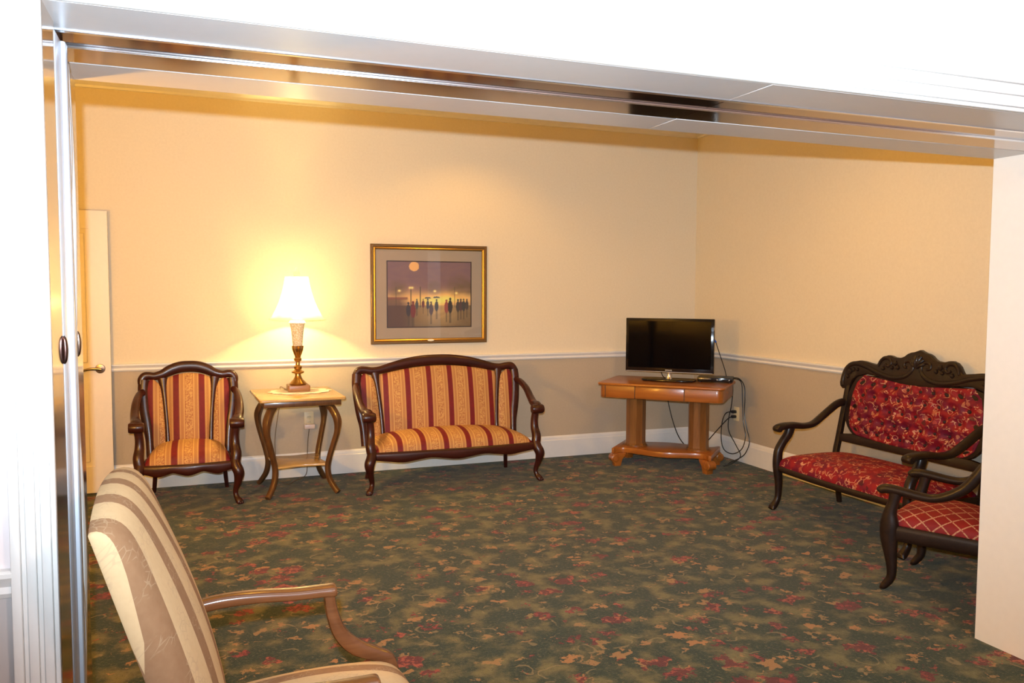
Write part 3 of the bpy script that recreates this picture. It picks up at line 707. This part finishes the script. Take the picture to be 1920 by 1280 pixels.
bm = B(); prism(bm, [(.225*math.copysign(abs(math.cos(a))**.6, math.cos(a)), .115*math.copysign(abs(math.sin(a))**.75, math.sin(a))) for a in [2*math.pi*i/48 for i in range(48)]], lambda u, v, w: (u, v, .008+w), .015, .005); obj('stand_base', bm, MAT['black'], tv)
fc = bpy.data.curves.new('logo', 'FONT'); fc.body = 'SAMSUNG'; fc.size = .0125; fc.align_x = 'CENTER'; fc.align_y = 'CENTER'; fc.extrude = .0003; fc.materials.append(plain('logo_print', (.85, .85, .87), .4))
ft = bpy.data.objects.new('logo_text', fc); COL.objects.link(ft); bpy.context.view_layer.update()
lm = bpy.data.meshes.new_from_object(ft.evaluated_get(bpy.context.evaluated_depsgraph_get())); bpy.data.objects.remove(ft)
lo = bpy.data.objects.new('logo', lm); COL.objects.link(lo); lo.parent = tv; lo.location = (0, -.0125, .087); lo.rotation_euler = (math.pi/2, 0, 0)
bx = thing('disc_player', 'slim black disc player on the table, right of the television', 'player', (3.975, 5.595, .7005), TR+math.radians(4))
bm = B(); box(bm, (-.140, -.085, .006), (.140, .085, .042), .003); obj('body', bm, MAT['blackm'], bx)
bm = B(); box(bm, (-.139, -.089, .008), (.139, -.084, .040), .002); f = obj('front_panel', bm, MAT['black'], bx)
bm = B(); box(bm, (-.125, -.0898, .028), (-.03, -.0885, .030)); obj('tray_slot', bm, MAT['silver'], bx)
for x in (.02, .045, .115):
    bm = B(); lathe(bm, [(.004, -.0915), (.004, -.088)], (x, 0, .024), 12, axis='y'); obj('button', bm, MAT['silver'], bx)
for x in (-.12, .12):
    for y in (-.06, .06):
        bm = B(); lathe(bm, [(.010, 0), (.010, .007)], (x, y, 0), 12); obj('rubber_foot', bm, MAT['blackm'], bx)

bpy.context.view_layer.update()
def lead(name, par, pts, m='blackm', r=.004):
    """a cord given in room coordinates, belonging to par"""
    M = par.matrix_world.inverted(); bm = B(); tube(bm, [tuple(M @ Vector(p)) for p in pts], r, 8, 8); return obj(name, bm, MAT[m], par)
def plug(par, root, z):
    M = root.matrix_world.inverted() @ Matrix.Translation((XR-.008, 5.727, z)); bm = B(); t = B(); box(t, (-.045, -.014, -.012), (-.003, .014, .012), .005); merge(bm, t, M); obj('plug', bm, MAT['blackm'], par)
vc = lead('video_cable', tv, [(3.955, 5.575, 1.032), (3.985, 5.578, .96), (4.055, 5.59, .81), (4.08, 5.595, .74), (4.10, 5.62, .715)], r=.0035)
M = tv.matrix_world.inverted(); bm = B(); sweep(bm, [tuple(M @ Vector(p))+(w, w) for p, w in (((3.915, 5.578, 1.058), .008), ((3.940, 5.576, 1.044), .010), ((3.958, 5.575, 1.028), .007))], (0, 1, 0), 10, 3)
obj('connector', bm, MAT['blue'], vc, label='blue connector')
k = lead('power_cord', tv, [(3.60, 5.85, .80), (3.62, 5.86, .76), (3.65, 5.87, .722), (3.70, 5.89, .706), (3.73, 5.93, .704), (3.78, 6.03, .704), (3.83, 6.08, .68), (3.80, 6.02, .55)], r=.0035)
k = lead('power_cord', tv, [(3.72, 5.93, .577), (3.74, 5.93, .48), (3.80, 5.95, .32), (3.88, 5.98, .18), (3.97, 6.0, .09), (4.03, 5.95, .07), (4.09, 5.90, .12), (4.16, 5.83, .24), (4.21, 5.75, .35), (XR-.05, 5.727, .375)])
plug(k, tv, .375)
k = lead('power_cord', bx, [(XR-.05, 5.727, .417), (4.20, 5.76, .40), (4.215, 5.83, .30), (4.22, 5.84, .15), (4.215, 5.78, .075), (4.215, 5.66, .07), (4.225, 5.56, .13), (4.235, 5.53, .24), (4.24, 5.57, .36), (4.235, 5.58, .55), (4.225, 5.585, .68), (4.18, 5.60, .715), (4.09, 5.60, .72)])
plug(k, bx, .417)
lead('signal_cord', bx, [(4.10, 5.58, .722), (4.19, 5.585, .722), (4.245, 5.575, .66), (4.252, 5.57, .55), (4.255, 5.575, .42), (4.258, 5.545, .30), (4.258, 5.505, .20), (4.25, 5.54, .10), (4.24, 5.60, .045), (4.15, 5.62, .006), (4.06, 5.55, .006)])
lead('signal_cord', bx, [(4.10, 5.63, .712), (4.19, 5.68, .69), (4.225, 5.70, .62), (4.23, 5.72, .48), (4.235, 5.765, .34), (4.24, 5.76, .24), (4.24, 5.66, .14), (4.235, 5.59, .06), (4.15, 5.59, .006), (4.02, 5.52, .006)])

# ---------------------------------------------------------------- uplighter, seen mirrored in the television
fl_ = thing('floor_lamp', 'flared dark uplighter floor lamp by the left wall, mirrored in the television screen', 'lamp', (-1.02, 3.03, 0))
bm = B(); lathe(bm, [(.13, 0), (.13, .02), (.06, .04), (.035, .10), (.035, .6), (.05, .9), (.085, 1.16), (.09, 1.18), (.02, 1.18)]); obj('column', bm, MAT['walnut'], fl_)
bm = B(); lathe(bm, [(.03, 1.18), (.10, 1.20), (.16, 1.25), (.165, 1.255), (.155, 1.255), (.095, 1.21), (.02, 1.19)]); obj('bowl', bm, MAT['brass'], fl_)
bm = B(); lathe(bm, [(.012, 1.19), (.012, 1.22), (.028, 1.25), (.03, 1.28), (.02, 1.305), (.001, 1.31)]); obj('bulb', bm, BULB.m, fl_)
up.location = (-1.02, 3.03, 1.36)

# ---------------------------------------------------------------- carved red settee by the right wall
rs = thing('carved_settee', 'dark carved settee with tufted red floral back and seat, by the right wall', 'settee', (3.85, 3.775, 0), math.radians(-90))
WN = MAT['walnut']; YS = lambda z: .235+(z-.35)*.17
half = [(0, 1.082), (-.043, 1.066), (-.066, 1.062), (-.090, 1.052), (-.112, 1.034), (-.135, 1.024), (-.165, 1.021), (-.190, 1.022), (-.215, 1.030), (-.243, 1.032), (-.272, 1.022), (-.296, 1.002), (-.312, .978), (-.325, .962), (-.386, .970), (-.43, .977), (-.475, .979), (-.52, .970), (-.557, .952), (-.588, .925), (-.606, .89), (-.617, .85), (-.620, .817), (-.610, .793), (-.588, .779), (-.565, .784), (-.548, .80), (-.52, .81), (-.512, .845), (-.470, .875), (-.40, .893), (-.33, .890), (-.20, .872), (-.10, .858), (0, .855)]
outl = half+[(-x, z) for x, z in half[-2:0:-1]]
bm = B(); prism(bm, outl, lambda u, v, w: (u, YS(v)+w, v), .038, .008)
obj('crest_rail', bm, WN, rs)
def carve(rows, r0=.011, rise=.024):
    bm = B(); sweep(bm, [(x, YS(z)-rise+.006, z, .009, r) for x, z, r in rows], (0, 1, 0), 10, 6, 2); return bm
for s in (-1, 1):
    obj('carved_scroll', carve([(s*x, z, r) for x, z, r in ((.585, .80, .012), (.598, .84, .014), (.580, .91, .016), (.535, .948, .017), (.47, .955, .017), (.39, .940, .016), (.30, .912, .016), (.21, .893, .016), (.13, .895, .015), (.070, .915, .014), (.036, .95, .013), (.034, .985, .012), (.062, 1.008, .012), (.095, .998, .011), (.098, .973, .010), (.075, .965, .009))]), WN, rs)
    obj('carved_scroll', carve([(s*x, z, r) for x, z, r in ((.305, .955, .008), (.290, .99, .011), (.262, 1.012, .013), (.225, 1.010, .012), (.205, .985, .011), (.222, .962, .010), (.248, .972, .008))]), WN, rs)
    bm = B()
    for x, z, r in ((.17, .985, .020), (.145, .96, .016), (.19, .955, .014), (.26, .945, .016), (.54, .90, .022), (.51, .915, .017), (.555, .865, .018), (.475, .918, .014)):
        lathe(bm, [(.001, -.013), (r*.7, -.010), (r, 0), (r, .004)], (s*x, YS(z)-.018, z), 12, 5, .12, axis='y')
    obj('carved_leaves', bm, WN, rs)
bm = B()
for a in range(-3, 4):
    sweep(bm, [(0, YS(.975)-.020, .970, .006, .006), (.028*math.sin(a*.42), YS(1.0)-.028, .975+.04*math.cos(a*.42), .010, .011), (.055*math.sin(a*.42), YS(1.03)-.022, .975+.075*math.cos(a*.42), .008, .010)], (0, 1, 0), 8, 4, 2)
obj('carved_shell', bm, WN, rs)
for s in (-1, 1):
    bm = B(); sweep(bm, [(s*.548, YS(.83), .83, .017, .022), (s*.556, YS(.65), .65, .017, .021), (s*.563, YS(.45), .45, .018, .021), (s*.560, .225, .32, .019, .021), (s*.545, .225, .17, .017, .018), (s*.535, .245, .0, .015, .016)], (0, 1, 0), 10, 5, 3.5); obj('rear_post', bm, WN, rs)
# rounded pad frame and lower rail
def padx(z, g=0):
    return lerp([(.468-g, .20), (.50-g*.5, .40+g), (.53, .455+g), (.58, .488+g), (.65, .498+g), (.74, .492+g), (.81, .470+g), (.865+g*.5, .425+g)], z)
fo = [(-padx(z, .045), z) for z in [.455, .47, .50, .53, .58, .65, .74, .81, .865, .885]]; fo = fo+[(.42, .885)]+[(padx(z, .045), z) for z in [.865, .81, .74, .65, .58, .53, .50, .47, .455]]
bm = B(); prism(bm, fo, lambda u, v, w: (u, YS(v)+w+.004, v), .026, .006); obj('back_board', bm, WN, rs)
bm = B(); prism(bm, [(-.566, .425), (.566, .425), (.566, .470), (.46, .485), (-.46, .485), (-.566, .470)], lambda u, v, w: (u, YS(v)+w, v), .030, .006); obj('lower_rail', bm, WN, rs)
buttons = []
for r_ in range(5):
    for c_ in range(9+(r_ % 2 == 0)): buttons.append((-.92+1.84*(c_+(0 if r_ % 2 == 0 else .5))/9, -.78+1.56*r_/4))
def tuft(u, v):
    d = 0
    for a, b in buttons:
        q = ((u-a)*5.4)**2+((v-b)*2.9)**2
        if q < 2: d = max(d, math.exp(-q*5)+.25*math.exp(-q*1.6))
    return -.036*d
def PT(u, v):
    z = .672+.205*v; xx = lerp([(-1, .80), (-.9, .87), (-.7, .95), (-.4, .99), (0, 1), (.4, .985), (.75, .94), (1, .83)], v)*.498
    z2 = z+(.022*u*u-.012)*max(0, v)**2+(.02*u*u)*max(0, -v)**3
    return (u*xx, YS(z)-.010, z2)
bm = B(); pillow(bm, PT, (0, -1, .17), .030, .022, 110, 64, tuft, p=4); pad = obj('tufted_pad', bm, MAT['velvet'], rs, 80)
for a, b in buttons:
    if abs(a) > .9 or abs(b) > .8: continue
    e = E(a, 4)*E(b, 4); q = Vector(PT(a, b))+Vector((0, -1, .17)).normalized()*(.030*e+.022*(1-a*a)*(1-b*b)-.042*e)
    bm = B(); lathe(bm, [(.001, -.009), (.007, -.007), (.010, -.002), (.008, .006)], q, 10, axis='y'); obj('tuft_button', bm, MAT['button'], pad)
def PSeat(u, v):
    y = -.035+.260*v; return (u*(.545-.02*(v+1)/2), y-.02*(1-u*u)*(1-v)/2, .300)
bm = B(); pillow(bm, PSeat, (0, 0, 1), .075, .035, 60, 30, p=8); obj('seat', bm, MAT['velvet'], rs, 60)
bm = B(); sweep(bm, [(-.535, -.285, .278, .018, .022), (-.27, -.300, .276, .018, .022), (0, -.306, .275, .018, .022), (.27, -.300, .276, .018, .022), (.535, -.285, .278, .018, .022)], (0, 1, 0), 12, 4)
for s in (-1, 1): sweep(bm, [(s*.535, -.285, .278, .016, .022), (s*.545, .225, .278, .016, .022)], (1, 0, 0), 10, 2)
sweep(bm, [(-.545, .225, .278, .016, .022), (.545, .225, .278, .016, .022)], (0, 1, 0), 10, 2); obj('seat_rail', bm, WN, rs)
for s in (-1, 1):
    bm = B(); sweep(bm, [(s*.552, .265, .690, 0.0218, 0.0256), (s*.553, .205, .672, 0.0243, 0.0256), (s*.548, .095, .606, 0.0282, 0.0218), (s*.540, .005, .556, 0.0294, 0.0205), (s*.533, -.08, .546, 0.0307, 0.0205), (s*.528, -.17, .556, 0.0320, 0.0230), (s*.526, -.25, .556, 0.0333, 0.0230), (s*.526, -.296, .545, 0.0346, 0.0256), (s*.526, -.312, .532, 0.0282, 0.0179)], (1, 0, 0), 12, 5, 2.2)
    lathe(bm, [(.008, -.032), (.018, -.030), (.021, -.02), (.021, .02), (.018, .030), (.008, .032)], (s*.526, -.300, .540), 16, axis='x'); obj('arm', bm, WN, rs)
    bm = B(); sweep(bm, [(s*.526, -.195, .555, 0.0256, 0.0333), (s*.526, -.215, .50, 0.0256, 0.0294), (s*.528, -.258, .445, 0.0256, 0.0269), (s*.530, -.288, .385, 0.0269, 0.0282), (s*.532, -.290, .29, 0.0282, 0.0307), (s*.530, -.280, .19, 0.0230, 0.0256), (s*.530, -.282, .09, 0.0192, 0.0205), (s*.530, -.300, .045, 0.0205, 0.0218), (s*.530, -.325, .020, 0.0269, 0.0205), (s*.530, -.338, .008, 0.0256, 0.0102)], (1, 0, 0), 12, 5, 2.4); obj('leg', bm, WN, rs)

# ---------------------------------------------------------------- low armchair with lattice seat, half hidden by the right jamb
ra = thing('low_armchair', 'low dark armchair with diamond lattice red seat, half hidden by the right jamb', 'armchair', (3.390, 2.838, 0), math.radians(-153.9))
HX = .235
bm = B()
pillow(bm, lambda u, v: (u*(HX-.01-.015*(v+1)/2), -.005+.225*v, .325), (0, 0, 1), .050, .050, 34, 34, p=8); obj('seat', bm, MAT['lattice'], ra, 60)
bm = B()
sweep(bm, [(-HX, -.215, .288, .016, .038), (0, -.228, .288, .016, .036), (HX, -.215, .288, .016, .038)], (0, 1, 0), 12, 5, 3)
for s in (-1, 1): sweep(bm, [(s*HX, -.215, .288, .016, .038), (s*(HX-.01), .215, .288, .016, .036)], (1, 0, 0), 12, 2, 3)
sweep(bm, [(-HX+.01, .215, .288, .016, .036), (HX-.01, .215, .288, .016, .036)], (0, 1, 0), 12, 2, 3); obj('seat_rail', bm, WN, ra)
for s in (-1, 1):
    bm = B(); sweep(bm, [(s*HX, v-.25, z, a, b) for v, z, a, b in ((.475, .735, .014, .016), (.448, .690, .016, .018), (.412, .622, .020, .025), (.365, .556, .021, .025), (.305, .512, .022, .023), (.241, .486, .022, .020), (.176, .484, .023, .020), (.087, .494, .024, .022), (.025, .497, .025, .023), (-.004, .487, .024, .020), (-.012, .480, .014, .010))], (1, 0, 0), 12, 5, 2.2); obj('arm', bm, WN, ra)
    bm = B(); sweep(bm, [(s*HX, v-.25, z, a, b) for v, z, a, b in ((.068, .492, .020, .030), (.058, .44, .021, .025), (.044, .385, .024, .030), (.042, .33, .027, .042), (.042, .26, .027, .040), (.050, .19, .024, .030), (.058, .12, .020, .023), (.056, .07, .019, .020), (.036, .035, .020, .019), (.022, .018, .021, .016), (.012, .008, .015, .008))], (1, 0, 0), 12, 5, 2.4); obj('leg', bm, WN, ra)
    bm = B(); sweep(bm, [(s*(HX-.012), .215, .30, .016, .018), (s*(HX-.01), .232, .15, .015, .016), (s*(HX-.005), .262, 0, .013, .014)], (1, 0, 0), 10, 4, 3); obj('leg', bm, WN, ra)
    bm = B(); sweep(bm, [(s*(HX-.012), .215, .28, .016, .018), (s*(HX-.008), .235, .60, .016, .018), (s*(HX-.012), .275, .88, .015, .017)], (1, 0, 0), 10, 4, 3); obj('back_stile', bm, WN, ra)
bm = B(); sweep(bm, [(-HX+.005, .272, .87, .014, .03), (-.12, .282, .905, .014, .04), (0, .286, .925, .014, .045), (.12, .282, .905, .014, .04), (HX-.005, .272, .87, .014, .03)], (0, 1, 0), 12, 5); obj('crest_rail', bm, WN, ra)
bm = B(); pillow(bm, lambda u, v: (u*.205, .245+.02*v, .66+.20*v), (0, -1, .1), .025, .02, 20, 20); obj('back_pad', bm, MAT['lattice'], ra)
bm = B(); sweep(bm, [(-HX+.01, .232, .45, .012, .018), (HX-.01, .232, .45, .012, .018)], (0, 1, 0), 10, 2); obj('lower_rail', bm, WN, ra)

# ---------------------------------------------------------------- cream striped armchair in the opening
ca_ = thing('open_armchair', 'cream and taupe striped open-arm chair in the left foreground', 'armchair', (.12, 1.79, 0), math.radians(90))
AW = MAT['armwood']; YR = lambda z: .12+.05+.30*(z-.6)
bm = B(); 
def PB(u, v):
    w = .266+.012*v; z0, zt = .40, 1.026+.026*(1-u*u)
    z = z0+(zt-z0)*(v+1)/2; return (u*w, YR(z), z)
N = Vector((0, -1, -.30)).normalized(); N = Vector((0, -.958, .287))
pillow(bm, PB, N, .052, .042, 36, 40, back=.004, p=14); obj('back_cushion', bm, MAT['cream'], ca_, 60)
bm = B()
def PS2(u, v):
    y = -.115+.245*v; w = .275-.02*(v+1)/2; return (u*w, y-.012*(1-u*u)*(1-v)/2, .40)
pillow(bm, PS2, (0, 0, 1), .095, .045, 36, 36, p=8); obj('seat', bm, MAT['cream'], ca_, 60)
bm = B(); box(bm, (-.272, -.355, .345), (.272, .12, .402), .008); obj('seat_frame', bm, AW, ca_)
for s in (-1, 1):
    bm = B(); sweep(bm, [(s*.262, .150, .675, .018, .016), (s*.264, .08, .684, .020, .016), (s*.266, 0, .684, .022, .015), (s*.266, -.09, .678, .023, .014), (s*.266, -.16, .677, .024, .014), (s*.266, -.188, .676, .025, .015), (s*.266, -.196, .676, .022, .012)], (1, 0, 0), 14, 5, 3); obj('arm', bm, AW, ca_)
    bm = B(); sweep(bm, [(s*.266, -.178, .672, .017, .014), (s*.266, -.185, .62, .017, .016), (s*.266, -.205, .562, .017, .019), (s*.266, -.245, .518, .017, .021), (s*.266, -.300, .490, .017, .018), (s*.266, -.335, .468, .017, .016), (s*.266, -.345, .40, .018, .018)], (1, 0, 0), 12, 5, 3.2); obj('arm_post', bm, AW, ca_)
    bm = B(); sweep(bm, [(s*.25, -.325, .36, .024, .024), (s*.25, -.325, .2, .020, .020), (s*.25, -.325, 0, .015, .015)], (1, 0, 0), 10, 3, 4); obj('leg', bm, AW, ca_)
    bm = B(); sweep(bm, [(s*.24, .11, .40, .022, .022), (s*.24, .14, .2, .020, .020), (s*.24, .22, 0, .015, .016)], (1, 0, 0), 10, 4, 4); obj('leg', bm, AW, ca_)
